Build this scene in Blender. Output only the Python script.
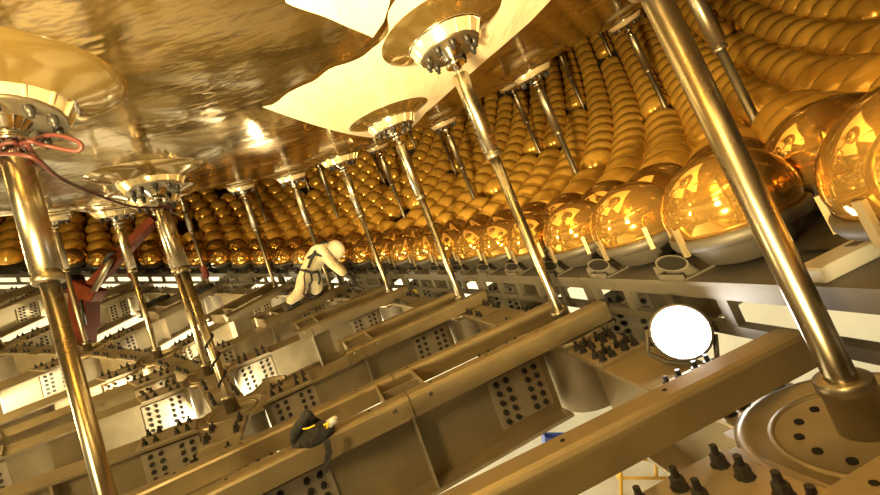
import bpy, math, random
from mathutils import Vector, Matrix
random.seed(7)
for o in list(bpy.data.objects): bpy.data.objects.remove(o)
SC = bpy.context.scene
COL = SC.collection
H0 = 22.4                      # height of the sphere centre above the pool floor
PI = math.pi
R = math.radians

# ------------------------------------------------------------------ camera
CAM = Vector((6.9106, -0.8833, -17.8914 + H0))
WX = Vector((0.999747, 0.022292, -0.003013))
WY = Vector((0.004282, -0.057093, 0.998360))
WZ = Vector((0.022084, -0.998120, -0.057174))
cam_d = bpy.data.cameras.new('camera')
cam_d.sensor_width = 36.0
cam_d.lens = 400.0 / 880.0 * 36.0
cam_d.clip_start = 0.02
cam_d.clip_end = 300
cam = bpy.data.objects.new('camera', cam_d)
COL.objects.link(cam)
m = Matrix(((WX.x, WY.x, WZ.x, CAM.x), (WX.y, WY.y, WZ.y, CAM.y), (WX.z, WY.z, WZ.z, CAM.z), (0, 0, 0, 1)))
cam.matrix_world = m
SC.camera = cam

def at(px, py, depth):
    """world point on the ray of a photo pixel at a given depth along the view axis"""
    return CAM + (WX * ((px - 440) / 400.0) + WY * ((247.5 - py) / 400.0) - WZ) * depth

# ------------------------------------------------------------------ world, lights, exposure
wd = bpy.data.worlds.new('world')
SC.world = wd
wd.use_nodes = True
bg = wd.node_tree.nodes['Background']
bg.inputs['Color'].default_value = (1.0, 0.74, 0.36, 1)
bg.inputs['Strength'].default_value = 0.03
SC.view_settings.view_transform = 'Standard'
SC.view_settings.look = 'None'
SC.view_settings.gamma = 1.0
SC.view_settings.use_curve_mapping = False
SC.view_settings.exposure = 0.05

def sph(r, th, ph):
    t, p = R(th), R(ph)
    return Vector((r * math.sin(t) * math.cos(p), r * math.sin(t) * math.sin(p), H0 - r * math.cos(t)))

def add_light(name, kind, loc, target, power, color, size):
    ld = bpy.data.lights.new(name, kind)
    ld.energy = power
    ld.color = color
    if kind == 'AREA':
        ld.shape = 'DISK'; ld.size = size
    else:
        ld.shadow_soft_size = size
    if kind == 'SPOT':
        ld.spot_size = R(120); ld.spot_blend = 0.6
    o = bpy.data.objects.new(name, ld)
    COL.objects.link(o)
    o.location = loc
    d = Vector(target) - Vector(loc)
    o.rotation_euler = d.to_track_quat('-Z', 'Y').to_euler()
    return o

WARM = (1.0, 0.71, 0.28)
add_light('fill_up_sphere', 'SPOT', sph(19.85, 19.0, -14), sph(17.7, 22.5, 10), 4300, WARM, 0.15).data.spot_size = R(84)  # added unseen spot that brightens the cream patches on the sphere
add_light('fill_gap_behind', 'AREA', sph(18.3, 15, -36), sph(19.5, 36, 32), 240, WARM, 0.9)  # added fill behind the camera for the phototube wall
add_light('fill_gap_left', 'AREA', sph(19.2, 6, 70), sph(19.2, 33, 62), 360, WARM, 0.9)  # added unseen fill for the far left side
add_light('flood_floor_near', 'POINT', sph(20.72, 16.35, 38.5), (0, 0, 0), 200, (1.0, 0.86, 0.55), 0.06)
add_light('flood_floor_mid', 'POINT', sph(20.72, 16.4, 58.5), (0, 0, 0), 750, (1.0, 0.86, 0.55), 0.06)
add_light('flood_floor_left', 'POINT', (-4.0, 10.0, 1.3), (0, 0, 0), 4000, (1.0, 0.85, 0.50), 0.25)
add_light('flood_floor_far', 'POINT', (2.0, 16.0, 1.2), (0, 0, 0), 3000, (1.0, 0.85, 0.50), 0.25)

# ------------------------------------------------------------------ materials
MATS = {}
def mat(name, color, rough=0.5, metal=0.0, noise=0.0, nscale=8.0, bump=0.0, bscale=40.0, rvar=0.0, stretch=None, coat=0.0):
    if name in MATS: return MATS[name]
    mt = bpy.data.materials.new(name); mt.use_nodes = True
    nt = mt.node_tree; b = nt.nodes['Principled BSDF']
    b.inputs['Base Color'].default_value = (*color, 1)
    b.inputs['Roughness'].default_value = rough
    b.inputs['Metallic'].default_value = metal
    if coat: 
        b.inputs['Coat Weight'].default_value = coat
        b.inputs['Coat Roughness'].default_value = 0.06
    tc = nt.nodes.new('ShaderNodeTexCoord')
    src = tc.outputs['Object']
    if stretch:
        mp = nt.nodes.new('ShaderNodeMapping'); mp.inputs['Scale'].default_value = stretch
        nt.links.new(src, mp.inputs['Vector']); src = mp.outputs['Vector']
    if noise or rvar:
        n = nt.nodes.new('ShaderNodeTexNoise'); n.inputs['Scale'].default_value = nscale
        n.inputs['Detail'].default_value = 5
        nt.links.new(src, n.inputs['Vector'])
        if noise:
            mr = nt.nodes.new('ShaderNodeMapRange')
            mr.inputs['From Min'].default_value = 0.3; mr.inputs['From Max'].default_value = 0.7
            mr.inputs['To Min'].default_value = 1 - noise; mr.inputs['To Max'].default_value = 1 + noise
            nt.links.new(n.outputs['Fac'], mr.inputs['Value'])
            vm = nt.nodes.new('ShaderNodeVectorMath'); vm.operation = 'SCALE'
            vm.inputs[0].default_value = color
            nt.links.new(mr.outputs['Result'], vm.inputs['Scale'])
            nt.links.new(vm.outputs['Vector'], b.inputs['Base Color'])
        if rvar:
            m2 = nt.nodes.new('ShaderNodeMapRange')
            m2.inputs['From Min'].default_value = 0.3; m2.inputs['From Max'].default_value = 0.7
            m2.inputs['To Min'].default_value = max(0.02, rough - rvar); m2.inputs['To Max'].default_value = rough + rvar
            nt.links.new(n.outputs['Fac'], m2.inputs['Value'])
            nt.links.new(m2.outputs['Result'], b.inputs['Roughness'])
    if bump:
        n2 = nt.nodes.new('ShaderNodeTexNoise'); n2.inputs['Scale'].default_value = bscale
        n2.inputs['Detail'].default_value = 3
        nt.links.new(src, n2.inputs['Vector'])
        bp = nt.nodes.new('ShaderNodeBump'); bp.inputs['Strength'].default_value = bump
        bp.inputs['Distance'].default_value = 0.05
        nt.links.new(n2.outputs['Fac'], bp.inputs['Height'])
        nt.links.new(bp.outputs['Normal'], b.inputs['Normal'])
    MATS[name] = mt
    return mt

STEEL = mat('brushed_stainless', (0.225, 0.18, 0.105), 0.46, 0.5, noise=0.12, nscale=5, bump=0.03, bscale=60, rvar=0.08)
STEEL2 = mat('stainless_plate', (0.34, 0.285, 0.20), 0.38, 0.6, noise=0.10, nscale=7, rvar=0.08)
FRAME = mat('grey_frame_steel', (0.11, 0.10, 0.085), 0.5, 0.4, noise=0.12, nscale=6)
ROD = mat('polished_rod', (0.42, 0.37, 0.28), 0.27, 1.0, noise=0.04, nscale=3, rvar=0.03)
DARKROD = mat('satin_rod', (0.27, 0.235, 0.175), 0.34, 0.9, noise=0.05, nscale=4)
CHROME = mat('machined_hub', (0.60, 0.57, 0.52), 0.16, 1.0)
BOLT = mat('blackened_bolt', (0.018, 0.017, 0.016), 0.42, 0.2, noise=0.3, nscale=30)
DARK = mat('flat_black', (0.012, 0.011, 0.010), 0.7)  # flat black; also paints the shade inside openings
DARK.node_tree.nodes['Principled BSDF'].inputs['Specular IOR Level'].default_value = 0.05
GOLD = mat('golden_phototube', (0.74, 0.43, 0.11), 0.075, 0.90, noise=0.06, nscale=5, rvar=0.02)
GOLD2 = mat('satin_golden_phototube', (0.86, 0.50, 0.09), 0.20, 0.5, noise=0.14, nscale=7, rvar=0.06, coat=0.35)  # rougher, less metallic gold than the edge rows
ACRYL = mat('golden_acrylic', (0.27, 0.18, 0.055), 0.19, 0.92, noise=0.30, nscale=1.4, bump=0.22, bscale=2.6, rvar=0.10, stretch=(1, 2.2, 1), coat=0.4)
CREAM_REFL = mat('cream_painted_reflection', (0.93, 0.87, 0.66), 0.36, 0.0, noise=0.10, nscale=2.2, bump=0.3, bscale=4.0, stretch=(2.4, 0.4, 1.0), coat=0.3)  # cream of the bright reflection painted on the sphere
PAD = mat('cream_acrylic_pad', (0.24, 0.165, 0.055), 0.16, 0.7, noise=0.12, nscale=3, coat=0.5)
RIMM = mat('pale_ring', (0.80, 0.70, 0.48), 0.22, 0.6)
TYVEK = mat('white_sheet', (0.86, 0.84, 0.78), 0.55, 0.0, noise=0.10, nscale=0.8, bump=0.5, bscale=2.2)
WALLM = mat('white_liner', (0.84, 0.82, 0.76), 0.6, 0.0, noise=0.08, nscale=0.6, bump=0.3, bscale=1.5)
CLOTH = mat('cream_coverall', (0.72, 0.66, 0.50), 0.85, 0.0, noise=0.10, nscale=10, bump=0.5, bscale=16)
HELM = mat('white_helmet', (0.88, 0.84, 0.72), 0.3)
STRAP = mat('dark_strap', (0.022, 0.028, 0.035), 0.7)
SKIN = mat('skin', (0.60, 0.36, 0.22), 0.6)
GLOVE = mat('dark_glove', (0.03, 0.03, 0.03), 0.7)
REDROPE = mat('red_rope', (0.055, 0.009, 0.007), 0.6)
REDWRAP = mat('maroon_wrap', (0.16, 0.035, 0.03), 0.75, noise=0.2, nscale=20)
BOOM = mat('rust_red_paint', (0.085, 0.014, 0.003), 0.7, 0.1, noise=0.3, nscale=6)
BLACKCLOTH = mat('black_cloth', (0.018, 0.019, 0.020), 0.85, noise=0.3, nscale=15, bump=0.6, bscale=25)
BOOM.node_tree.nodes['Principled BSDF'].inputs['Specular IOR Level'].default_value = 0.2
YELLOW = mat('yellow_tag', (0.85, 0.62, 0.02), 0.5)
YPOLE = mat('yellow_pole', (0.75, 0.45, 0.06), 0.45)
BLUE = mat('blue_box', (0.10, 0.16, 0.55), 0.5)
PALEBLUE = mat('pale_blue_sheet', (0.55, 0.70, 0.80), 0.4)
ORANGE = mat('orange_cover', (0.85, 0.28, 0.02), 0.45)
GREYBOX = mat('pale_grey_tray', (0.50, 0.50, 0.50), 0.35, 0.1)
BLACKCABLE = mat('black_cable', (0.012, 0.012, 0.012), 0.5)
GREEN = mat('green_tag', (0.20, 0.55, 0.10), 0.5)
def emis(name, color, strength):
    mt = bpy.data.materials.new(name); mt.use_nodes = True
    b = mt.node_tree.nodes['Principled BSDF']
    b.inputs['Base Color'].default_value = (*color, 1)
    b.inputs['Emission Color'].default_value = (*color, 1)
    b.inputs['Emission Strength'].default_value = strength
    return mt
LAMPM = emis('lamp_face', (1.0, 0.98, 0.93), 26)

# ------------------------------------------------------------------ mesh building
class MB:
    def __init__(s): s.v = []; s.f = []; s.sm = []
    def _add(s, vs, fs, smooth=False):
        o = len(s.v); s.v += [tuple(x) for x in vs]
        for q in fs: s.f.append(tuple(i + o for i in q)); s.sm.append(smooth)
    def box(s, x0, x1, y0, y1, z0, z1, M=None):
        vs = [Vector(p) for p in ((x0,y0,z0),(x1,y0,z0),(x1,y1,z0),(x0,y1,z0),(x0,y0,z1),(x1,y0,z1),(x1,y1,z1),(x0,y1,z1))]
        if M: vs = [M @ p for p in vs]
        s._add(vs, ((3,2,1,0),(4,5,6,7),(0,1,5,4),(1,2,6,5),(2,3,7,6),(3,0,4,7)))
        return s
    def lathe(s, prof, n=20, M=None, smooth=True, capb=False, capt=False, a0=0, a1=2 * PI):
        full = abs(a1 - a0 - 2 * PI) < 1e-6
        k = n if full else n + 1
        vs = []
        for (r, z) in prof:
            for i in range(k):
                a = a0 + (a1 - a0) * i / n
                p = Vector((r * math.cos(a), r * math.sin(a), z))
                vs.append(M @ p if M else p)
        fs = []
        for j in range(len(prof) - 1):
            for i in range(n):
                i2 = (i + 1) % k
                fs.append((j * k + i, j * k + i2, (j + 1) * k + i2, (j + 1) * k + i))
        s._add(vs, fs, smooth)
        o = len(s.v) - len(vs)
        if capb: s.f.append(tuple(o + i for i in reversed(range(k)))); s.sm.append(False)
        if capt: s.f.append(tuple(o + (len(prof) - 1) * k + i for i in range(k))); s.sm.append(False)
        return s
    def cyl(s, r, z0, z1, n=16, M=None, r2=None):
        return s.lathe([(r, z0), (r if r2 is None else r2, z1)], n, M, True, True, True)
    def tube(s, pts, rad, n=8, closed=False):
        pts = [Vector(p) for p in pts]; L = len(pts)
        rr = rad if isinstance(rad, (list, tuple)) else [rad] * L
        up = Vector((0.13, 0.21, 0.97)); vs = []
        for i, p in enumerate(pts):
            d = (pts[min(i + 1, L - 1)] - pts[max(i - 1, 0)]).normalized()
            if abs(d.dot(up)) > 0.95: up = Vector((1, 0.1, 0)).normalized()
            a = d.cross(up).normalized(); b = d.cross(a).normalized()
            for k in range(n):
                t = 2 * PI * k / n
                vs.append(p + (a * math.cos(t) + b * math.sin(t)) * rr[i])
        fs = []
        for i in range(L - 1):
            for k in range(n):
                k2 = (k + 1) % n
                fs.append((i * n + k, (i + 1) * n + k, (i + 1) * n + k2, i * n + k2))
        s._add(vs, fs, True)
        o = len(s.v) - len(vs)
        s.f.append(tuple(o + k for k in range(n))); s.sm.append(False)
        s.f.append(tuple(o + (L - 1) * n + k for k in reversed(range(n)))); s.sm.append(False)
        return s
    def bar(s, a, b, w, h, up):
        a = Vector(a); b = Vector(b); x = (b - a).normalized(); y = Vector(up).cross(x).normalized(); z = x.cross(y)
        M = Matrix((x, y, z)).transposed().to_4x4(); M.translation = a
        return s.box(0, (b - a).length, -w / 2, w / 2, -h / 2, h / 2, M)
    def mesh(s, name, material):
        me = bpy.data.meshes.new(name)
        me.from_pydata(s.v, [], s.f)
        me.polygons.foreach_set('use_smooth', s.sm)
        me.materials.append(material)
        me.update()
        return me
    def build(s, name, material, parent=None, bevel=0):
        o = bpy.data.objects.new(name, s.mesh(name, material))
        COL.objects.link(o)
        if parent: o.parent = parent
        if bevel:
            bm = o.modifiers.new('bevel', 'BEVEL'); bm.width = bevel; bm.segments = 2; bm.limit_method = 'ANGLE'
        return o

def link(name, me, parent=None, M=None):
    o = bpy.data.objects.new(name, me); COL.objects.link(o)
    if parent: o.parent = parent
    if M is not None: o.matrix_local = M
    return o
def tag(o, label=None, cat=None, group=None, kind=None):
    if label: o['label'] = label
    if cat: o['category'] = cat
    if group: o['group'] = group
    if kind: o['kind'] = kind
    return o
def empty(name, M):
    o = bpy.data.objects.new(name, None); COL.objects.link(o)
    o.empty_display_size = 0.1
    o.matrix_world = M
    return o
def frame(r, th, ph):
    """x: away from the bottom pole, y: growing azimuth, z: to the sphere centre"""
    t, p = R(th), R(ph)
    ex = Vector((math.cos(t) * math.cos(p), math.cos(t) * math.sin(p), math.sin(t)))
    ey = Vector((-math.sin(p), math.cos(p), 0))
    ez = ex.cross(ey)
    M = Matrix((ex, ey, ez)).transposed().to_4x4(); M.translation = sph(r, th, ph)
    return M
def span(a, b):
    """frame with x along a->b, z to the sphere centre, origin a"""
    a = Vector(a); b = Vector(b); x = (b - a).normalized()
    up = (Vector((0, 0, H0)) - (a + b) / 2).normalized()
    y = up.cross(x).normalized(); z = x.cross(y)
    M = Matrix((x, y, z)).transposed().to_4x4(); M.translation = a
    return M, (b - a).length
def inframe(p, mx=0.12):
    v = Vector(p) - CAM; z = -v.dot(WZ)
    if z < 0.15: return False
    x = v.dot(WX) / z * 400 / 440; y = v.dot(WY) / z * 400 / 247.5
    return abs(x) < 1 + mx and abs(y) < 1 + mx

# ------------------------------------------------------------------ the setting: pool floor and liner wall
fl = MB().lathe([(0.001, 0), (6, 0), (12, 0), (17, 0), (21.7, 0)], 72, None, False).build('floor', TYVEK)
tag(fl, 'white crumpled sheet covering the pool floor below the steel lattice', 'floor', kind='structure')
wl = MB().lathe([(21.7, 0), (21.7, 4), (21.7, 8), (21.7, 14)], 96, None, True).build('wall_pool', WALLM)
tag(wl, 'white lined round pool wall behind the steel lattice', 'wall', kind='structure')

# ------------------------------------------------------------------ acrylic sphere
RS = 17.7
sphere = empty('acrylic_sphere', Matrix.Translation((0, 0, H0)))
tag(sphere, 'huge glossy golden acrylic sphere hanging over the steel lattice', 'sphere')
prof = [(RS * math.sin(R(t)), -RS * math.cos(R(t))) for t in [0.05] + [i * 1.5 for i in range(1, 120)] + [179.95]]
MB().lathe(prof, 240).build('shell', ACRYL, sphere)

def raysphere(px, py, r, far):
    d = (WX * (px - 440) + WY * (247.5 - py) - WZ * 400).normalized()
    c = Vector((0, 0, H0)) - CAM; b = d.dot(c); q = c.dot(c) - r * r
    disc = b * b - q
    disc = max(disc, 0.0)
    return CAM + d * (b + math.sqrt(disc) if far else b - math.sqrt(disc))

# cream patches painting a bright reflection onto the shell: strips between a left and a right edge
def reflection_patch(rows, n=26, sub=6, lift=0.012):
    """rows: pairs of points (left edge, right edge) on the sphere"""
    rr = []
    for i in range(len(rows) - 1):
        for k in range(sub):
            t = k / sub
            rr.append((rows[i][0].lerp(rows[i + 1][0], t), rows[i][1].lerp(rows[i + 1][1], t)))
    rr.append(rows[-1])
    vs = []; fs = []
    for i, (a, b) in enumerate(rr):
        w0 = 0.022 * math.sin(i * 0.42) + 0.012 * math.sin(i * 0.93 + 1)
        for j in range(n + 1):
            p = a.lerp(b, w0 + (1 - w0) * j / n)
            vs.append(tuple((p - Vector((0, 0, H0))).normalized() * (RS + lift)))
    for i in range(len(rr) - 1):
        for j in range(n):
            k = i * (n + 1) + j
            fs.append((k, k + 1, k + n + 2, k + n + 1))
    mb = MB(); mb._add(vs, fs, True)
    return mb.build('cream_reflection_patch', CREAM_REFL, sphere)
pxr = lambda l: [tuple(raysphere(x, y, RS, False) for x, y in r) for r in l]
reflection_patch(pxr([((258, 104), (402, 139)), ((300, 82), (425, 112)), ((350, 63), (455, 85)), ((376, 42), (490, 55)), ((392, 15), (530, 20)), ((402, -20), (560, -12)), ((405, -60), (590, -45))]))
reflection_patch(pxr([((372, 36), (383, 20)), ((330, 18), (388, 4)), ((288, 0), (392, -15)), ((270, -30), (396, -58))]))
reflection_patch([(sph(RS, 18.6, p), sph(RS, 29.0, p)) for p in (-6, -14, -24, -34, -44)], lift=0.006)  # unseen patch, added for the front phototubes to reflect

# ------------------------------------------------------------------ bolts (shared meshes)
def bolt_mb(M=None, mb=None, n=6):
    mb = mb or MB()
    mb.lathe([(0.026, 0.0), (0.024, 0.006), (0.021, 0.006), (0.019, 0.030), (0.011, 0.032), (0.010, 0.058)], n, M, False, False, True)
    return mb
BOLTME = bolt_mb(n=8).mesh('bolt', BOLT)
def hexcap(M, mb):
    mb.lathe([(0.020, 0.0), (0.019, 0.02), (0.009, 0.022), (0.008, 0.032)], 6, M, False, False, True)
    return mb
HEXME = hexcap(None, MB()).mesh('bolt', BOLT)
TY = Matrix.Rotation(PI / 2, 4, 'X')      # z axis -> -y : bolts on the near face of a web

# ------------------------------------------------------------------ beams
NB = [0]
def beam(a, b, label, group, depth=0.50, fw=0.30, trim0=0.245, trim1=0.245, web_bolts=True, rail=None, mid=True, near=False, flange_bolts=True, bside=-1, wide=False):
    M, L = span(a, b)
    root = empty('steel_beam', M @ Matrix.Translation((trim0, 0, 0)))
    L = L - trim0 - trim1
    tag(root, label, 'beam', group)
    t = 0.022
    MB().box(0, L, -fw / 2, fw / 2, -t, 0).build('top_flange', STEEL, root, 0.004 if near else 0)
    MB().box(0, L, -0.012, 0.012, -depth + t, -t).build('web', STEEL, root)
    MB().box(0, L, -fw / 2, fw / 2, -depth, -depth + t).build('bottom_flange', STEEL2, root)
    bolts = MB(); n_small = 0
    ends = ((0.05, 0.47), (L - 0.47, L - 0.05))
    for (x0, x1) in ends:
        MB().box(x0, x1, bside * 0.012 if bside < 0 else 0.012, bside * 0.026 if bside < 0 else 0.026, -depth + 0.08, -0.08).build('splice_plate', STEEL2, root) if bside > 0 else \
        MB().box(x0, x1, -0.026, -0.012, -depth + 0.08, -0.08).build('splice_plate', STEEL2, root)
        if flange_bolts:
            MB().box(x0, x1, -fw / 2, fw / 2, 0.0, 0.014).build('splice_plate', STEEL2, root)
        xm = (x0 + x1) / 2
        cols = [xm - 0.15, xm - 0.075, xm + 0.075, xm + 0.15]
        if web_bolts:
            for cx in cols:
                for k in range(5):
                    z = -0.12 - k * (depth - 0.24) / 4
                    Mb = Matrix.Translation((cx, 0.026 * bside, z)) @ (TY if bside < 0 else TY.inverted())
                    if near: link('bolt', HEXME, root, Mb)
                    else: hexcap(Mb, bolts); n_small += 1
        if wide and x0 > L / 2:
            MB().box(x0 - 0.26, x0, -fw / 2, fw / 2, 0.0, 0.014).build('splice_plate', STEEL2, root)
            cols = [x1 - 0.60, x1 - 0.48, x1 - 0.32, x1 - 0.20, x1 - 0.06]
        if flange_bolts:
            for cx in cols:
                for yy in (-0.35 * fw, -0.14 * fw, 0.14 * fw, 0.35 * fw):
                    if abs(yy) < 0.06 and not near: continue
                    Mb = Matrix.Translation((cx, yy, 0.014))
                    if near: link('bolt', BOLTME, root, Mb)
                    else: bolt_mb(Mb, bolts, 5); n_small += 1
    if n_small:
        tag(bolts.build('bolts', BOLT, root), kind='stuff')
    if mid:
        MB().box(L / 2 - 0.008, L / 2 + 0.008, -fw / 2 + 0.01, -0.012, -depth + t, -t).build('stiffener', STEEL2, root)
        MB().box(L / 2 - 0.008, L / 2 + 0.008, 0.012, fw / 2 - 0.01, -depth + t, -t).build('stiffener', STEEL2, root)
    if rail:
        x0, x1 = rail
        for (u0, u1) in ((x0, L / 2 - 0.006), (L / 2 + 0.006, x1)):
            if u1 > u0 + 0.05:
                MB().tube([(u0, -fw / 2 - 0.012, 0.0), (u1, -fw / 2 - 0.012, 0.0)], 0.036, 12).build('edge_rail', STEEL2, root)
        for ux in (L / 2 - 0.22, L / 2 + 0.22):
            Mb = Matrix.Translation((ux, -fw / 2 - 0.045, 0.0)) @ TY
            MB().cyl(0.013, 0, 0.014, 8, Mb).build('screw', CHROME, root)
    return root

# ring nodes
RING1 = [-24.5, -11.3, 1.65, 14.85, 28.05, 41.3, 53.3, 65.0, 78.0, 91.0, 104.0, 117.0, 130.0]
RING2 = [-33.0, -19.0, -3.0, 13.2, 29.8, 46.3, 54.8, 62.9, 79.5, 95.5, 110.0, 124.0, 138.0]
TH1, TH2, TH3 = 23.65, 16.5, 30.7
TH0 = 9.4
NEAR1 = {2, 3}
for k, (p1, p2) in enumerate(zip(RING1, RING2)):
    a = sph(20, TH2, p2); b = sph(20, TH1, p1)
    if k == 2: lab = 'steel H-beam with black bolts beside the round base plate of the thickest support rod'
    elif k == 3: lab = 'long steel H-beam with rounded edge rail carrying a black cloth bag'
    elif k == 4: lab = 'steel H-beam beside the rod wound with black cable'
    elif k == 6: lab = 'steel H-beam under the feet of the worker'
    else: lab = 'steel H-beam running up to the edge ladder frame'
    grp = 'main steel beams running up the lattice'
    beam(a, b, lab, grp, near=k in NEAR1, fw=0.36 if k == 2 else 0.30, wide=k == 2, trim0=0.150 if k == 6 else 0.245)
    c = sph(20, TH3, p1)
    if k < 9:
        beam(b, c, 'steel H-beam continuing below the rows of golden phototubes', 'beams under the phototubes', near=False)
    d0 = sph(20, TH0, p2)
    if k in (2, 3):
        ca, cb = a - Vector((0, 0, H0)), b - Vector((0, 0, H0))
        d0 = Vector((0, 0, H0)) + Matrix.Rotation(-ca.angle(cb), 3, ca.cross(cb)) @ ca
    beam(d0, a, 'steel H-beam near the bottom of the lattice', 'lower steel beams', trim1=0.150 if k == 6 else 0.245)
for k in range(len(RING1) - 1):
    rl = 20.05 if k == 2 else 20
    a = sph(rl, TH1, RING1[k]); b = sph(rl, TH1, RING1[k + 1])
    beam(a, b, 'steel cross beam between support rod nodes below the edge ladder frame' if k != 2 else 'steel cross beam with bolted splice plate next to the bright floodlight',
         'cross beams of the upper node ring', near=k == 2, mid=False)
    a = sph(20, TH2, RING2[k]); b = sph(20, TH2, RING2[k + 1])
    if (b - a).length > 1.1 and k != 1:
        beam(a, b, 'steel cross beam between the lower support rod nodes', 'cross beams of the lower node ring', mid=False, flange_bolts=k != 2)
    if k == 5:
        beam(a, sph(20, TH2, RING2[7]), 'steel cross beam between the lower support rod nodes', 'cross beams of the lower node ring', mid=False)
    if k < 9:
        a = sph(20, TH3, RING1[k]); b = sph(20, TH3, RING1[k + 1])
        beam(a, b, 'steel cross beam below the rows of golden phototubes', 'cross beams under the phototubes', mid=False, flange_bolts=False)

# pairs of channel rails running parallel to every main beam, carried by a box bracket that stands on its flange
RAIL = {}
def rail_top(k, side, th):
    """point on the top face of a rail at about this polar angle"""
    M, L, off, zt = RAIL[k, side]
    return M @ Vector((L * (th - TH2) / (TH1 - TH2), off, zt))
for k in range(1, 12):
    MB_, LB = span(sph(20, TH2, RING2[k]), sph(20, TH1, RING1[k]))
    offs = {-1: -0.31 if k == 2 else -0.245, 1: 0.29 if k == 2 else 0.245}
    zt = 0.176 if k == 2 else 0.16
    for side in (-1, 1):
        RAIL[k, side] = (MB_, LB, offs[side], zt)
        x0 = -1.1 if k in (2, 3) else LB * 0.43
        x1 = LB + (0.13 if side > 0 or k == 2 else 0.18)
        if k == 2 and side > 0: x1 = LB + 0.22
        L = x1 - x0; lm = LB * 0.5 - x0
        root = empty('channel_rail', MB_ @ Matrix.Translation((x0, offs[side], zt)))
        if k == 2: lab = 'slim steel channel rail crossing in front of the floodlight' if side > 0 else 'slim steel channel rail on the outer side of the bolted flange by the thickest rod'
        elif k == 3: lab = 'slim steel channel rail behind the black cloth bag' if side > 0 else 'rounded steel channel rail with the black cloth bag on it'
        elif k == 6: lab = 'steel channel rail under the feet of the worker' if side < 0 else 'steel channel rail behind the feet of the worker'
        else: lab = 'slim steel channel rail beside a main beam'
        tag(root, lab, 'rail', 'channel rails straddling the main beams')
        for (u0, u1) in ((0, lm - 0.004), (lm + 0.004, L)):
            mb = MB()
            pr = [(0.048, -0.125), (-0.050, -0.125), (-0.050, -0.022), (-0.044, -0.008), (-0.030, 0.0), (0.048, 0.0), (0.048, -0.012), (-0.028, -0.014), (-0.036, -0.03), (-0.036, -0.113), (0.048, -0.113)]
            n = len(pr)
            vs = [Vector((u, y, z)) for u in (u0, u1) for (y, z) in pr]
            fs = [(q, (q + 1) % n, n + (q + 1) % n, n + q) for q in range(n)]
            mb._add(vs, fs); mb.build('channel_length', STEEL, root)
        if k <= 5:
            for i in range(9):
                x = 0.25 + i * (L - 0.4) / 9
                MB().cyl(0.008, -0.001, 0.002, 8, Matrix.Translation((x, 0.01, 0.0))).build('screw', DARK, root)
            if side < 0:
                for dx in (-0.10, 0.12):
                    MB().cyl(0.012, 0, 0.012, 8, Matrix.Translation((lm + dx, -0.048, -0.04)) @ TY).build('screw', CHROME, root)
        if side > 0:
            y1 = -0.047; y0 = offs[-1] - offs[1] + 0.045
            br = MB(); x = lm
            br.box(x - 0.13, x - 0.12, y0, y1, -zt - 0.002, -0.005); br.box(x + 0.12, x + 0.13, y0, y1, -zt - 0.002, -0.005)
            br.box(x - 0.12, x + 0.12, (y0 + y1) / 2 - 0.005, (y0 + y1) / 2 + 0.005, -zt - 0.002, -0.015)
            br.build('bracket', STEEL2, root)

# ------------------------------------------------------------------ nodes: drum + disc
def node(th, ph, label, group, near=False):
    root = empty('node_drum', frame(20, th, ph))
    tag(root, label, 'node', group)
    MB().lathe([(0.25, -0.50), (0.25, -0.03), (0.30, -0.02), (0.30, 0.012), (0.285, 0.018), (0.27, 0.018), (0.262, 0.004), (0.001, 0.004)], 40, None, True, True).build('drum', STEEL2, root)
    MB().box(-0.24, 0.24, -0.24, 0.24, -0.028, -0.004).build('plate', STEEL, root)
    MB().lathe([(0.215, 0.004), (0.215, 0.010), (0.20, 0.012), (0.20, 0.004)], 36).build('groove_ring', STEEL, root)
    if near:
        for i in range(12):
            a = 2 * PI * i / 12
            MB().cyl(0.012, 0.0, 0.007, 10, Matrix.Translation((0.145 * math.cos(a), 0.145 * math.sin(a), 0.003))).build('bolt_hole', DARK, root)
    return root
for k, p in enumerate(RING1):
    node(TH1, p, 'round node drum with grooved base disc under the thickest support rod' if k == 2 else 'round steel node drum under a support rod of the upper ring', 'node drums of the upper ring', near=k in (2, 3))
for k, p in enumerate(RING2):
    if k in (6,): continue
    node(TH2, p, 'round steel node drum under a support rod of the lower ring' if 20 < p < 115 else 'round steel node drum of the lower ring that carries no rod', 'node drums of the lower ring')
for p in RING1[:10]:
    node(TH3, p, 'round steel node drum hidden below the rows of golden phototubes', 'node drums under the phototubes')

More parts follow.
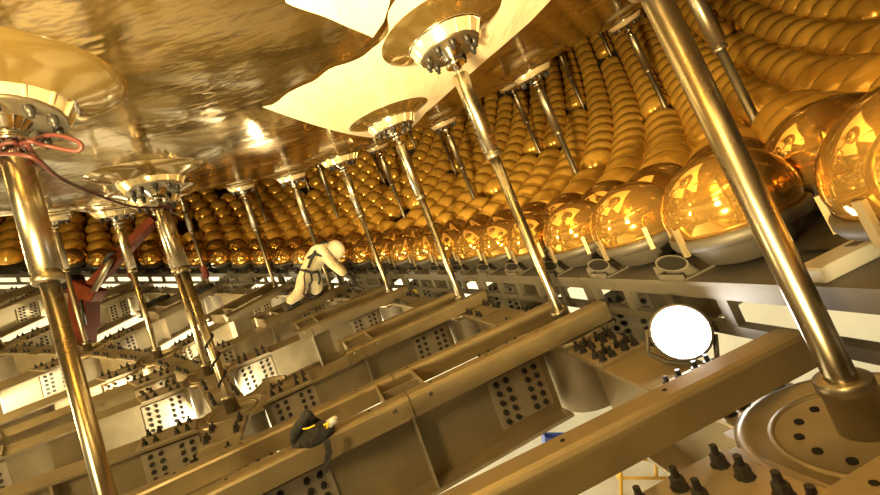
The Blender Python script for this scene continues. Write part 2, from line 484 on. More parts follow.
# ------------------------------------------------------------------ support rods
def rod(top, base, label, group, detail=True, wrap=False, holes=False):
    """top: point on the sphere, base: point on the lattice"""
    a = Vector(base); b = Vector(top); z = (b - a).normalized()
    x = Vector((0, 1, 0)).cross(z).normalized(); y = z.cross(x)
    M = Matrix((x, y, z)).transposed().to_4x4(); M.translation = a
    L = (b - a).length
    root = empty('support_rod', M)
    tag(root, label, 'support rod', group)
    n = 28 if detail else 12
    # base sleeve
    MB().lathe([(0.060, 0.0), (0.057, 0.11), (0.063, 0.11), (0.063, 0.145), (0.058, 0.15), (0.037, 0.15)], n, None, True, True).build('base_sleeve', DARKROD, root)
    zt = L - 0.93
    MB().lathe([(0.036, 0.10), (0.036, zt + 0.02)], n, None, True, False, True).build('lower_tube', ROD if detail else DARKROD, root)
    MB().lathe([(0.036, zt - 0.055), (0.056, zt - 0.055), (0.060, zt - 0.045), (0.060, zt - 0.02), (0.050, zt - 0.015), (0.050, zt + 0.0)], n, None, True, True, True).build('collar', DARKROD, root)
    MB().lathe([(0.046, zt - 0.004), (0.057, zt), (0.057, zt + 0.565), (0.050, zt + 0.575), (0.02, zt + 0.575)], n, None, True, True).build('upper_tube', ROD if detail else DARKROD, root)
    z1 = zt + 0.57
    MB().lathe([(0.033, z1), (0.033, z1 + 0.05), (0.028, z1 + 0.055), (0.028, z1 + 0.11)], n, None, True, False, True).build('neck', CHROME, root)
    z2 = z1 + 0.07
    MB().lathe([(0.068, z2), (0.074, z2 + 0.012), (0.068, z2 + 0.025), (0.058, z2 + 0.03), (0.064, z2 + 0.06), (0.095, z2 + 0.10), (0.10, z2 + 0.115)], n, None, True, True, True).build('hub', CHROME, root)
    z3 = z2 + 0.105
    fl = MB().lathe([(0.02, z3), (0.215, z3), (0.225, z3 + 0.01), (0.225, z3 + 0.02)], n, None, True).build('flange', DARKROD, root)
    rg = MB().lathe([(0.222, z3 + 0.012), (0.262, z3 + 0.085), (0.262, z3 + 0.10)], n, None, True).build('connector_ring', RIMM, root)
    MB().lathe([(0.258, z3 + 0.086), (0.276, z3 + 0.082), (0.280, z3 + 0.092), (0.276, z3 + 0.102), (0.255, z3 + 0.104)], n, None, True).build('rim', CHROME, root)
    if detail:
        for i in range(14):
            an = 2 * PI * i / 14
            Mr = Matrix.Rotation(an, 4, 'Z')
            MB().bar(Mr @ Vector((0.226, 0, z3 + 0.014)), Mr @ Vector((0.266, 0, z3 + 0.085)), 0.010, 0.012, Mr @ Vector((0, 0, 1))).build('rib', RIMM, rg)
    bl = MB()
    for i in range(10):
        an = 2 * PI * (i + 0.5) / 10
        Mb = Matrix.Rotation(an, 4, 'Z') @ Matrix.Translation((0.178, 0, z3)) @ Matrix.Rotation(PI, 4, 'X')
        if detail:
            MB().lathe([(0.022, 0), (0.022, 0.034), (0.014, 0.036), (0.013, 0.058)], 10, Mb, True, False, True).build('bolt', BOLT, fl)
        else:
            bl.lathe([(0.022, 0), (0.022, 0.034), (0.014, 0.058)], 6, Mb, False, False, True)
    if not detail:
        tag(bl.build('bolts', BOLT, fl), kind='stuff')
    if wrap:
        MB().lathe([(0.040, 0.30), (0.072, 0.33), (0.066, 0.45), (0.075, 0.56), (0.040, 0.60)], 12, None, True).build('maroon_wrap', REDWRAP, root)
    # acrylic pad of the sphere at this connector (belongs to the sphere)
    Mi = Matrix.Translation((0, 0, -H0)) @ M
    zc = z3 + 0.10
    pc = M @ Vector((0, 0, zc)); pz = (Vector((0, 0, H0)) - pc).normalized(); px_ = Vector((0, 1, 0)).cross(pz).normalized()
    Mi = Matrix((px_, pz.cross(px_), pz)).transposed().to_4x4(); Mi.translation = pc - Vector((0, 0, H0)); zc = 0.0
    pad = MB().lathe([(0.262, zc - 0.01), (0.30, zc + 0.01), (0.38, zc + 0.035), (0.47, zc + 0.065), (0.52, zc + 0.10), (0.53, zc + 0.16), (0.53, zc + 0.25)], 40 if detail else 24, Mi, True).build('acrylic_pad', PAD, sphere)
    return root

def rpix(pt, pb):
    return raysphere(*pt, 17.78, False), raysphere(*pb, 20.0, True)
upper_lab = 'polished steel support rod standing on the upper node ring'
for k, p in enumerate(RING1):
    if k < 1: continue
    lab, wrap = upper_lab, False
    if k == 2: lab = 'thick polished support rod on the grooved base disc beside the floodlight'
    if k == 3: lab = 'polished support rod at the upper end of the beam with the cloth bag'
    if k in (8, 9): lab, wrap = 'thin far support rod with a dark maroon wrap near its foot', True
    rod(sph(17.68, TH1, p), sph(19.995, TH1, p), lab, 'support rods of the upper ring', detail=k in (2, 3, 4, 5), wrap=wrap)
rod(raysphere(-2, 90, 17.70, False), raysphere(129, 580, 19.985, True), 'thick polished support rod tied with a dark red rope under its connector', 'support rods of the lower ring')
rod(sph(17.68, 16.25, 33.0), sph(19.995, TH2, 29.8), 'polished support rod wound with a thin black cable near its foot', 'support rods of the lower ring')
for p in (46.3, 62.9, 79.5, 95.5, 110.0):
    rod(sph(17.68, TH2, p), sph(19.995, TH2, p), 'polished steel support rod standing on the lower node ring', 'support rods of the lower ring', detail=p < 70)
fan = empty('fan_plate', frame(20.0, TH2, 29.8))
tag(fan, 'fan shaped steel gusset plate at the foot of the rod wound with cable', 'plate')
MB().lathe([(0.29, -0.002), (0.62, -0.002), (0.62, 0.016), (0.29, 0.016), (0.29, -0.002)], 14, None, False, a0=R(32), a1=R(60)).build('plate', STEEL2, fan)
MB().lathe([(0.60, 0.014), (0.622, 0.014), (0.622, 0.045), (0.60, 0.045), (0.60, 0.014)], 14, None, False, a0=R(32), a1=R(60)).build('rim', STEEL, fan)
HOLES = []
for th in (30.7, 37.8, 44.9, 52.0):
    for p in (1.65, 14.85, 28.05, 41.3, 53.3, 65.0, 78.0, 91.0):
        HOLES.append(sph(19.42, th, p).copy())
        q = sph(18.6, th, p)
        if th > 50 and p > 60: continue
        rod(sph(17.68, th, p), sph(19.995 if th == TH3 else 19.9, th, p), 'steel support rod rising between golden phototubes, in the %s rod ring above the edge row' % {30.7: 'first', 37.8: 'second', 44.9: 'third', 52.0: 'fourth'}[th], 'support rods among the phototubes', detail=False)

# ------------------------------------------------------------------ phototubes
def dome_prof(n=9):
    pr = [(0.235, -0.09), (0.255, -0.045)]
    for i in range(n + 1):
        a = PI / 2 * i / n
        pr.append((max(0.264 * math.cos(a), 0.0008), 0.245 * math.sin(a)))
    return pr
BULB = MB().lathe(dome_prof(10), 40).mesh('bulb', GOLD)
BULB2 = MB().lathe(dome_prof(8), 28).mesh('bulb', GOLD2)
BULB3 = MB().lathe(dome_prof(10), 36).mesh('bulb', GOLD2)
SKIRTM = mat('dark_skirt', (0.045, 0.040, 0.034), 0.55, 0.2)
COLLAR = MB().lathe([(0.20, -0.14), (0.262, -0.12), (0.272, -0.10), (0.272, -0.072), (0.255, -0.065), (0.24, -0.07)], 36).mesh('collar', SKIRTM)
SKIRT = MB().lathe([(0.12, -0.24), (0.17, -0.22), (0.215, -0.14), (0.235, -0.11)], 28, None, True, True).mesh('skirt', SKIRTM)
CLIPS = MB().box(-0.012, 0.012, -0.284, -0.266, -0.13, 0.0).mesh('clip', STEEL)
rows = []
th = 25.0; j = 0
PITCH = 0.568
ST0 = 360.0 / int(2 * PI * 19.42 * math.sin(R(25.0)) / PITCH)
while th < 88:
    N = int(2 * PI * 19.42 * math.sin(R(th)) / PITCH)
    st = 360.0 / N
    off = 6.3 + 7 * ST0 + (0.5 * st if j % 2 else 0)
    for i in range(-int(92 / st), int(185 / st)):
        if j: rows.append((th, off + i * st, j))
    th += math.degrees((0.556 if j < 2 else 0.537) / 19.42); j += 1
ROW0 = [-4.2, 1.1, 6.45, 11.1, 15.6, 20.1, 24.2] + [28.3 + 4.08 * i for i in range(40)]
rows += [(25.0, p, 0) for p in ROW0] + [(25.0, -4.2 - 4.1 * i, 0) for i in range(1, 15)]
camdir = (CAM - Vector((0, 0, H0))).normalized()
cand = []; rest = []
for (th, ph, j) in rows:
    p = sph(19.42, th, ph)
    dirp = (p - Vector((0, 0, H0))).normalized()
    ang = math.degrees(math.acos(max(-1, min(1, dirp.dot(camdir)))))
    if ang > 58: continue
    if any((p - h).length < 0.335 for h in HOLES): continue
    d = (p - CAM).length
    if d < 0.75: continue
    if ang < 46.5 and inframe(p, 0.6 if j < 2 else 0.10): cand.append((d, th, ph, j))
    else: rest.append((th, ph, j))
cand.sort()
for (d, th, ph, j) in cand[:300]:
    root = empty('phototube', frame(19.42, th, ph))
    if j == 0: lab = 'golden glass phototube dome in the edge row above the ladder frame'
    elif j == 1: lab = 'golden glass phototube dome in the row just behind the edge row'
    elif j < 10: lab = 'golden glass phototube dome in the %s row counted up from the ladder frame' % ('third', 'fourth', 'fifth', 'sixth', 'seventh', 'eighth', 'ninth', 'tenth')[j - 2]
    else: lab = 'golden glass phototube dome packed in the rows high up the curved wall'
    tag(root, lab, 'phototube', ('phototubes of the edge row', 'phototubes of the second row', 'phototubes of the curved wall')[min(j, 2)])
    link('bulb', BULB if j < 2 else (BULB3 if d < 6 else BULB2), root)
    if j < 2:
        link('collar', COLLAR, root); link('skirt', SKIRT, root)
        if j == 0 and d < 7:
            for a in (-90, -30, -150):
                link('clip', CLIPS, root, Matrix.Rotation(R(a), 4, 'Z'))
stuff = MB()
lowp = [(0.25, -0.05), (0.264, 0.0), (0.24, 0.10), (0.187, 0.174), (0.10, 0.227), (0.001, 0.245)]
for (th, ph, j) in [(c[1], c[2], c[3]) for c in cand[300:]] + rest:
    stuff.lathe(lowp, 14, frame(19.42, th, ph))
so = stuff.build('phototube_field', GOLD2)
tag(so, 'far field of small golden phototube domes covering the curved wall', 'phototubes', kind='stuff')
# backing skin of the modules behind the domes
bk = MB(); pr = [(19.66 * math.sin(R(t)), H0 - 19.66 * math.cos(R(t))) for t in [25.0 + 1.5 * i for i in range(44)]]
bk.lathe(pr, 140, None, True, a0=R(-70), a1=R(215))
tag(bk.build('module_backing', FRAME), 'dark grey module backing behind the golden phototube domes', 'backing', kind='structure')

# ------------------------------------------------------------------ edge ladder frame and PMT brackets
def arc(th0, r0, ph0, ph1, w_t, h, n):
    """a bar along a latitude: width w_t in theta metres, height h radially (outward from r0)"""
    mb = MB(); vs = []
    for i in range(n + 1):
        M = frame(r0, th0, ph0 + (ph1 - ph0) * i / n)
        for (x, z) in ((-w_t / 2, 0), (w_t / 2, 0), (w_t / 2, -h), (-w_t / 2, -h)):
            vs.append(M @ Vector((x, 0, z)))
    fs = []
    for i in range(n):
        for k in range(4):
            k2 = (k + 1) % 4
            fs.append((i * 4 + k, i * 4 + k2, (i + 1) * 4 + k2, (i + 1) * 4 + k))
    fs.append((0, 3, 2, 1)); fs.append((n * 4, n * 4 + 1, n * 4 + 2, n * 4 + 3))
    mb._add(vs, fs); return mb
segs = [(-12.0, 1.0), (1.15, 14.0), (14.15, 27.0), (27.15, 40.2), (40.35, 53.2), (53.35, 65.4), (65.55, 80.2), (80.35, 92.2), (92.35, 105.2), (105.35, 120)]
ST = 360.0 / int(2 * PI * 19.42 * math.sin(R(25.0)) / PITCH)
for k, (p0, p1) in enumerate(segs):
    root = empty('ladder_frame', Matrix.Identity(4))
    tag(root, 'grey steel ladder frame segment under the edge row of phototubes', 'frame', 'ladder frame segments under the edge row')
    arc(24.38, 19.70, p0, p1, 0.05, 0.075, 14).build('top_bar', FRAME, root)
    arc(24.38, 19.90, p0, p1, 0.05, 0.05, 14).build('bottom_bar', FRAME, root)
    arc(24.85, 19.68, p0, p1, 0.42, 0.02, 14).build('shelf_plate', FRAME, root)
    n = 5
    for i in range(n + 1):
        p = p0 + 0.25 + (p1 - p0 - 0.5) * i / n
        MB().box(-0.02, 0.02, -0.03, 0.03, -0.125, 0.0, frame(19.775, 24.38, p)).build('post', FRAME, root)
    for p in RING1:
        if p0 <= p < p1:
            MB().box(-0.025, 0.025, -0.06, 0.06, -0.037, 0.004, frame(19.95, 24.38, p)).build('foot', FRAME, root)
    for p in ROW0:
        pc = p + (-0.46 if p == 1.1 else 0.35) * ST      # the tray lies where one bracket would stand
        if p0 <= pc < p1:
            br = MB()
            Mb = frame(19.68, 24.36, pc)
            br.box(-0.05, 0.13, -0.09, 0.09, 0.0, 0.010, Mb); br.box(-0.05, 0.10, 0.08, 0.09, 0.0, 0.075, Mb); br.box(-0.05, -0.04, -0.09, 0.09, 0.0, 0.035, Mb)
            b = br.build('bracket', FRAME, root)
            # obliquely cut pipe end with a dark oval disc painted in for its shaded inside
            nn = Vector((-0.62, -0.30, 0.72)).normalized(); uu = (Vector((0, 1, 0)) - nn * nn.y).normalized(); vv = nn.cross(uu)
            Mp = Matrix((uu, vv, nn)).transposed().to_4x4(); Mp.translation = Vector((-0.02, -0.015, 0.085))
            Mp = Mb @ Mp @ Matrix.Diagonal((0.088, 0.042, 1, 1))
            MB().lathe([(1.0, -0.10), (1.0, 0.0), (0.90, 0.001), (0.88, -0.012)], 24, Mp, False).build('pipe_end', FRAME, b)
            MB().cyl(0.885, -0.03, -0.006, 24, Mp).build('pipe_mouth_shade', DARK, b)

# ------------------------------------------------------------------ floodlight shining towards the camera
LP = sph(19.878, 23.86, 7.2)
d = (CAM - LP).normalized()
x = Vector((0, 0, 1)).cross(d).normalized(); y = d.cross(x)
Ml = Matrix((x, y, d)).transposed().to_4x4(); Ml.translation = LP
fl = empty('floodlight', Ml)
tag(fl, 'round white floodlight glaring from between the steel beams', 'lamp')
MB().lathe([(0.04, -0.10), (0.10, -0.07), (0.125, -0.01), (0.13, 0.010), (0.118, 0.010)], 28, None, True, True).build('housing', FRAME, fl)
MB().lathe([(0.001, 0.016), (0.08, 0.012), (0.119, 0.0)], 28, None, True).build('lamp_face', LAMPM, fl)
MB().tube([(-0.135, 0, -0.04), (-0.14, -0.11, -0.06), (-0.06, -0.143, -0.06), (0.06, -0.143, -0.06), (0.14, -0.11, -0.06), (0.135, 0, -0.04)], 0.012, 8).build('yoke', FRAME, fl)

# ------------------------------------------------------------------ worker in coverall leaning over the beams
def skin_body(name, verts, edges, radii, material, parent, sub=2, rootv=0):
    me = bpy.data.meshes.new(name)
    me.from_pydata([tuple(v) for v in verts], edges, [])
    me.materials.append(material)
    o = bpy.data.objects.new(name, me); COL.objects.link(o)
    sk = o.modifiers.new('skin', 'SKIN'); sk.use_smooth_shade = True
    if not me.skin_vertices: me.skin_vertices.new() if hasattr(me.skin_vertices, 'new') else None
    for i, r in enumerate(radii):
        sv = me.skin_vertices[0].data[i]; sv.radius = (r, r); sv.use_root = (i == rootv)
    sb = o.modifiers.new('sub', 'SUBSURF'); sb.levels = sub; sb.render_levels = sub
    if parent: o.parent = parent
    return o
M6, L6 = span(sph(20, TH2, RING2[6]), sph(20, TH1, RING1[6]))
F1 = rail_top(6, -1, 20.9); F2 = rail_top(6, -1, 22.2)
FN = (M6.to_3x3() @ Vector((0, 0, 1))).normalized(); FF = (M6.to_3x3() @ Vector((1, 0, 0))).normalized()
foot0 = F1
person = empty('person', Matrix.Translation(foot0))
tag(person, 'person in cream coverall, white helmet and dark harness bending over the steel beams', 'person')
D = 6.58
def w(px, py, dd=0.0): return at(px, py, D + dd) - foot0
V = [w(309, 273), w(313, 264), w(318, 255), w(324, 247), w(329, 244),          # pelvis .. neck
     w(305, 276, -0.06), w(300, 293, -0.08), F1 - foot0 + FN * 0.115,                   # near leg hip, knee, ankle
     w(312, 277, 0.10), w(319, 289, 0.08), F2 - foot0 + FN * 0.115,                     # far leg
     w(321, 249, -0.16), w(331, 263, -0.24), w(345, 275, -0.20),                   # near arm shoulder, elbow, wrist
     w(326, 248, 0.14), w(335, 262, 0.20), w(346, 275, 0.12),                      # far arm
     F1 - foot0 + FN * 0.075 + FF * 0.10, F2 - foot0 + FN * 0.075 + FF * 0.10]                                        # toes
E_ = [(0, 1), (1, 2), (2, 3), (3, 4), (0, 5), (5, 6), (6, 7), (0, 8), (8, 9), (9, 10), (3, 11), (11, 12), (12, 13), (3, 14), (14, 15), (15, 16), (7, 17), (10, 18)]
RAD = [0.17, 0.17, 0.185, 0.15, 0.075, 0.13, 0.105, 0.085, 0.13, 0.105, 0.085, 0.10, 0.08, 0.06, 0.10, 0.08, 0.06, 0.05, 0.05]
skin_body('coverall', V, E_, RAD, CLOTH, person)
# head with face, below the helmet
hc = w(334, 251)
fx = (w(340, 258) - hc).normalized(); fy = Vector((0, 1, 0)); fz = (w(339, 244) - w(334, 251)).normalized()
fy = fz.cross(fx).normalized(); fz = fx.cross(fy).normalized()
Mh = Matrix((fx, fy, fz)).transposed().to_4x4(); Mh.translation = hc
hd = MB().lathe([(0.03, -0.13), (0.055, -0.115), (0.078, -0.06), (0.088, 0.0), (0.088, 0.05), (0.07, 0.09), (0.001, 0.11)], 18, Mh @ Matrix.Diagonal((1.15, 0.92, 1, 1)), True, True).build('head', SKIN, person)
MB().lathe([(0.016, -0.03), (0.018, 0.0), (0.004, 0.03)], 8, Mh @ Matrix.Translation((0.10, 0, -0.005)), True, True, True).build('nose', SKIN, hd)
for s in (-1, 1):
    MB().lathe([(0.010, -0.01), (0.012, 0.0), (0.010, 0.01)], 8, Mh @ Matrix.Translation((0.094, 0.035 * s, 0.02)), True, True, True).build('eye', DARK, hd)
    MB().lathe([(0.012, -0.03), (0.018, 0.0), (0.012, 0.03)], 8, Mh @ Matrix.Translation((0.0, 0.084 * s, 0.0)), True, True, True).build('ear', SKIN, hd)
MB().box(0.094, 0.102, -0.025, 0.025, -0.068, -0.060, Mh).build('mouth', REDWRAP, hd)
hm = MB().lathe([(0.160, -0.02), (0.148, -0.005), (0.142, 0.05), (0.128, 0.11), (0.095, 0.155), (0.045, 0.178), (0.001, 0.182)], 26, Mh @ Matrix.Diagonal((1.12, 0.95, 1, 1)), True).build('helmet', HELM, person)
MB().box(0.12, 0.20, -0.08, 0.08, -0.022, -0.010, Mh).build('brim', HELM, hm)
# gloved hands: palm and five fingers each
def hand(wr, tip, parent):
    a = (tip - wr).normalized(); s = a.cross(Vector((0, 0, 1))).normalized(); u = s.cross(a)
    vs = [wr, wr + a * 0.05, wr + a * 0.09]; es = [(0, 1), (1, 2)]; rd = [0.035, 0.042, 0.038]
    for i, (o, ln) in enumerate(((-0.033, 0.065), (-0.011, 0.08), (0.011, 0.075), (0.033, 0.06))):
        b = len(vs)
        vs += [wr + a * 0.10 + s * o, wr + a * (0.10 + ln * 0.5) + s * o - u * 0.008, wr + a * (0.10 + ln) + s * o - u * 0.035]
        rd += [0.011, 0.010, 0.009]; es += [(2, b), (b, b + 1), (b + 1, b + 2)]
    b = len(vs)
    vs += [wr + a * 0.04 - s * 0.045, wr + a * 0.09 - s * 0.065 - u * 0.02]; rd += [0.013, 0.010]; es += [(1, b), (b, b + 1)]
    return skin_body('glove', vs, es, rd, GLOVE, parent, 1)
hand(w(345, 275, -0.20), w(356, 281, -0.16), person)
hand(w(346, 275, 0.12), w(357, 277, 0.10), person)
for Fp in (F1, F2):
    MB().tube([Fp - foot0 + FN * 0.052 - FF * 0.10, Fp - foot0 + FN * 0.058 + FF * 0.02, Fp - foot0 + FN * 0.046 + FF * 0.16], [0.050, 0.060, 0.047], 10).build('boot', GLOVE, person)
# harness: straps over back, waist belt, leg loops, orange lanyard
hs = MB().tube([w(308, 268, -0.19), w(311, 260, -0.20), w(315, 252, -0.20), w(320, 244, -0.19), w(327, 241, -0.10)], 0.024, 8).build('harness_strap', STRAP, person)
MB().tube([w(308, 258, -0.18), w(315, 254, -0.22), w(323, 256, -0.25), w(330, 259, -0.26)], 0.024, 8).build('harness_strap', STRAP, person)
MB().tube([w(301, 270, -0.08), w(306, 271, -0.19), w(312, 273, -0.21), w(319, 271, -0.16)], 0.024, 8).build('waist_belt', STRAP, person)
MB().tube([w(311, 273, -0.17), w(312, 281, -0.16), w(309, 286, -0.12)], 0.018, 8).build('leg_strap', STRAP, person)
MB().tube([w(318, 271, -0.15), w(320, 279, -0.10), w(319, 284, -0.06)], 0.02, 8).build('leg_strap', STRAP, person)
MB().tube([w(306, 269, -0.19), w(304, 276, -0.22), w(305, 286, -0.22), w(304, 293, -0.22), w(306, 297, -0.2), w(308, 292, -0.2), w(305, 288, -0.2), w(303, 294, -0.2), w(307, 298, -0.2)], 0.012, 6).build('lanyard', REDROPE, person)

# ------------------------------------------------------------------ red-brown boom arm reaching up through the lattice
DB = 7.25
bo = empty('boom_arm', Matrix.Translation(at(90, 345, DB)))
tag(bo, 'rust red jointed boom arm reaching up through the lattice', 'boom')
ob = at(90, 345, DB)
def q(px, py, dd=0): return at(px, py, DB + dd) - ob
MB().bar(q(86, 292), q(152, 222), 0.17, 0.17, (0, 1, 0.2)).build('upper_boom', BOOM, bo, 0.01)
MB().bar(q(118, 254, -0.12), q(154, 219, -0.12), 0.10, 0.10, (0, 1, 0.2)).build('extension_boom', BOOM, bo)
MB().tube([q(92, 294, -0.15), q(105, 270, -0.16), q(112, 258, -0.16)], 0.05, 10).build('cylinder', DARKROD, bo)
MB().tube([q(104, 263, -0.2), q(108, 255, -0.24), q(115, 252, -0.2)], 0.03, 8).build('hose', BLACKCABLE, bo)
MB().bar(q(74, 285, -0.05), q(99, 296, -0.05), 0.30, 0.24, (0, 0, 1)).build('knuckle', BOOM, bo, 0.03)
Mk = Matrix.Translation(q(68, 282, -0.1)) @ Matrix.Rotation(PI / 2, 4, 'X')
MB().cyl(0.14, -0.2, 0.2, 18, Mk).build('pivot_pin', DARK, bo)
mt0 = sph(20.0, 18.3, 87.0); mt1 = Vector((mt0.x, mt0.y, 0.12))
MB().bar(q(84, 285), mt0 + Vector((0, 0, 0.05)) - ob, 0.32, 0.32, (0, 1, 0)).build('lower_boom', BOOM, bo, 0.02)
MB().bar(mt0 + Vector((0, 0, 0.25)) - ob, mt1 - ob, 0.26, 0.26, (0, 1, 0)).build('mast', BOOM, bo, 0.02)
MB().box(-0.9, 0.9, -0.6, 0.6, -0.12, 0.06, Matrix.Translation(mt1 - ob)).build('base_frame', BOOM, bo, 0.02)
MB().tube([q(81, 300, -0.19), q(82, 312, -0.20), q(85, 325, -0.19)], 0.03, 8).build('hose', BLACKCABLE, bo)

# ------------------------------------------------------------------ dark red rope tied round two rods
def bez(pts, n=8):
    pts = [Vector(p) for p in pts]; out = []
    for i in range(len(pts) - 1):
        p0 = pts[max(i - 1, 0)]; p1 = pts[i]; p2 = pts[i + 1]; p3 = pts[min(i + 2, len(pts) - 1)]
        for k in range(n):
            t = k / n
            out.append(0.5 * ((2 * p1) + (-p0 + p2) * t + (2 * p0 - 5 * p1 + 4 * p2 - p3) * t * t + (-p0 + 3 * p1 - 3 * p2 + p3) * t ** 3))
    out.append(pts[-1]); return out
def ringpts(a, b, t, rad, n=9, turns=1.0, ph0=0.0):
    """points of a loop round a rod from base a to top b at fraction t"""
    ax_ = (b - a).normalized(); u_ = ax_.cross(WZ).normalized(); v_ = ax_.cross(u_); c_ = a.lerp(b, t)
    return [c_ + (u_ * math.cos(ph0 + 2 * PI * turns * q_ / n) + v_ * math.sin(ph0 + 2 * PI * turns * q_ / n)) * rad + ax_ * 0.02 * q_ / n for q_ in range(n + 1)]
rA = (raysphere(129, 580, 19.985, True), raysphere(-2, 90, 17.70, False)); rB = (sph(19.995, TH2, 29.8), sph(17.68, 16.25, 33.0)); rC = (sph(19.995, TH1, 78.0), sph(17.68, TH1, 78.0))
rp = ringpts(*rA, 0.860, 0.046) + [at(52, 135, 1.84), at(79, 142, 1.84), at(77, 151, 1.84), at(48, 146, 1.81), at(28, 142, 1.76)] + ringpts(*rA, 0.835, 0.069, ph0=0.6)[:7] \
    + [at(34, 158, 1.78), at(60, 178, 2.1), at(100, 196, 2.7), at(135, 207, 3.3)] + ringpts(*rB, 0.84, 0.068) + [at(172, 212, 4.6), at(180, 214, 6.4)] + ringpts(*rC, 0.77, 0.068)
ro = MB().tube(bez(rp), 0.010, 8).build('rope', REDROPE)
tag(ro, 'dark red rope looped round one rod and hanging across to the next', 'rope')
tb = MB().lathe([(0.086, -0.05), (0.098, -0.03), (0.098, 0.03), (0.086, 0.05)], 20)
# black cable spiralling round the foot of the wound rod
ca = MB(); a0_ = sph(19.995, TH2, 29.8); b0_ = sph(17.68, 16.25, 33.0); a = a0_.lerp(b0_, 0.03); b = a0_.lerp(b0_, 0.34)
ax = (b - a).normalized(); s1 = ax.cross(Vector((0, 1, 0))).normalized(); s2 = ax.cross(s1)
pts = [a + (b - a) * (i / 60) + (s1 * math.cos(i * 0.42) + s2 * math.sin(i * 0.42)) * 0.047 for i in range(11, 61)]
pts = [a + s1 * 0.25 - s2 * 0.20 - ax * 0.01, a + s1 * 0.12 - s2 * 0.10 + ax * 0.05] + pts
ca.tube(pts, 0.010, 6)
tag(ca.build('cable', BLACKCABLE), 'thin black cable spiralling round the foot of a support rod', 'cable')

# ------------------------------------------------------------------ black cloth bag draped on the beam
bgp = rail_top(3, -1, 18.45)
BD = -(bgp - CAM).dot(WZ)
bag = empty('cloth_bag', Matrix.Translation(bgp))
tag(bag, 'black cloth tool bag with yellow trim draped over the rounded rail', 'bag')
def b_(px, py, dd=0): return at(px, py - 6, BD + dd) - bgp
skin_body('pouch', [b_(293, 450), b_(303, 447), b_(315, 442), b_(326, 436), b_(334, 429), b_(294, 441, -0.02), b_(301, 429, -0.03), b_(308, 418, -0.02), b_(312, 430, 0.05)],
          [(0, 1), (1, 2), (2, 3), (3, 4), (0, 5), (5, 6), (6, 7), (7, 8), (8, 2)], [0.045, 0.06, 0.065, 0.05, 0.025, 0.034, 0.03, 0.024, 0.03], BLACKCLOTH, bag)
MB().tube([b_(303, 435, -0.085), b_(309, 434, -0.092), b_(315, 431, -0.088)], 0.0045, 6).build('yellow_trim', YELLOW, bag)
MB().tube([b_(324, 431, -0.06), b_(328, 429, -0.06), b_(327, 434, -0.06)], 0.007, 6).build('yellow_trim', YELLOW, bag)
MB().tube([b_(329, 430, -0.04), b_(335, 425, -0.04), b_(337, 423, -0.03)], [0.024, 0.02, 0.012], 8).build('cap', GREYBOX, bag)
MB().bar(b_(327, 446, -0.10), b_(329, 460, -0.10), 0.030, 0.006, (0, 1, 0)).build('strap', BLACKCLOTH, bag)
MB().bar(b_(329, 459, -0.10), b_(325, 478, -0.09), 0.030, 0.006, (0, 1, 0)).build('strap', BLACKCLOTH, bag)

# ------------------------------------------------------------------ pale grey tray on the frame beside the thick rod
a = sph(19.655, 24.30, 3.15); b = sph(19.655, 25.22, 3.15); tup = (Vector((0, 0, H0)) - a).normalized()
tr = empty('cable_tray', Matrix.Translation(a)); tag(tr, 'pale grey sheet metal tray lying on the ladder frame', 'tray')
MB().bar((0, 0, 0), b - a, 0.10, 0.052, tup).build('body', GREYBOX, tr, 0.006)
MB().bar((b - a) * 0.55, (b - a) * 0.85, 0.035, 0.058, tup).build('handle', FRAME, tr)

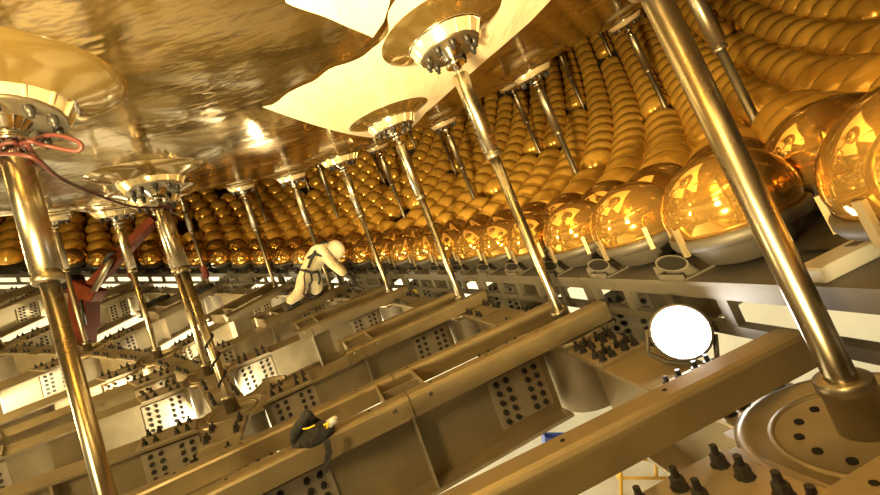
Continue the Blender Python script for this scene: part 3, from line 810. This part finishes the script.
# black cloth strips lying over the far beams
for (sd, t0, t1, lab) in ((1, 19.75, 21.5, 'long black cloth strip lying on a far rail by the boom arm'),
                          (-1, 21.7, 23.3, 'black cloth strip lying on a rail beside the rod with maroon wrap')):
    P = [rail_top(8, sd, t0 + (t1 - t0) * i / 4) for i in range(5)]
    o0 = P[0]; up_ = (Vector((0, 0, H0)) - o0).normalized()
    st_ = empty('cloth_strip', Matrix.Translation(o0)); tag(st_, lab, 'cloth')
    MB().tube([p - o0 + up_ * 0.045 for p in bez(P, 4)], [0.03] + [0.056 + 0.012 * math.sin(i * 1.3) for i in range(15)] + [0.03], 8).build('cloth', BLACKCLOTH, st_)
    MB().tube([P[2] - o0 + up_ * 0.045 + up_ * 0.065 * math.sin(a) + (P[2] - P[1]).cross(up_).normalized() * 0.065 * math.cos(a) for a in [R(x) for x in range(-20, 201, 20)]], 0.008, 6).build('tie', BLACKCABLE, st_)

# yellow and green tags clipped to the lattice
for (ph_, lab) in ((17.35, 'small yellow tag clipped below the ladder frame'), (39.0, 'small yellow tag below the ladder frame beside a bolted cross beam')):
    g = MB(); g.box(-0.006, 0.006, -0.022, 0.022, -0.085, -0.008); g.box(-0.028, 0.028, -0.03, 0.03, -0.010, 0.004)
    o = g.build('tag', YELLOW); o.matrix_world = frame(19.95, 24.38, ph_)
    tag(o, lab, 'tag', 'yellow tags')

# ------------------------------------------------------------------ things on the pool floor below
def onfloor(px, py):
    v = WX * ((px - 440) / 400.0) + WY * ((247.5 - py) / 400.0) - WZ
    return CAM + v * (-CAM.z / v.z)
c = onfloor(642, 488)
sf = empty('scaffold', Matrix.Translation(c)); tag(sf, 'yellow pole scaffold standing on the white floor sheet', 'scaffold')
for (x, y) in ((-0.55, -0.3), (0.55, -0.3), (-0.55, 0.5), (0.55, 0.5)):
    MB().tube([(x, y, 0), (x, y, 0.95)], 0.035, 8).build('upright', YPOLE, sf)
for z in (0.35, 0.88):
    for y in (-0.3, 0.5): MB().tube([(-0.62, y, z), (0.62, y, z)], 0.03, 8).build('ledger', YPOLE, sf)
    for x in (-0.55, 0.55): MB().tube([(x, -0.36, z), (x, 0.56, z)], 0.03, 8).build('ledger', YPOLE, sf)
MB().box(-0.5, 0.5, -0.25, 0.45, 0.90, 0.93).build('deck_board', YPOLE, sf)
c = onfloor(556, 452)
bx = empty('crate', Matrix.Translation(c)); tag(bx, 'blue crate on the white floor sheet', 'crate')
cr = MB(); cr.box(-0.3, 0.3, -0.2, 0.2, 0, 0.04)
for (x0, x1, y0, y1) in ((-0.3, 0.3, -0.2, -0.17), (-0.3, 0.3, 0.17, 0.2), (-0.3, -0.27, -0.2, 0.2), (0.27, 0.3, -0.2, 0.2)): cr.box(x0, x1, y0, y1, 0, 0.4)
cr.build('body', BLUE, bx)
MB().box(-0.33, 0.33, -0.22, -0.2, 0.36, 0.42).build('rim', BLUE, bx)
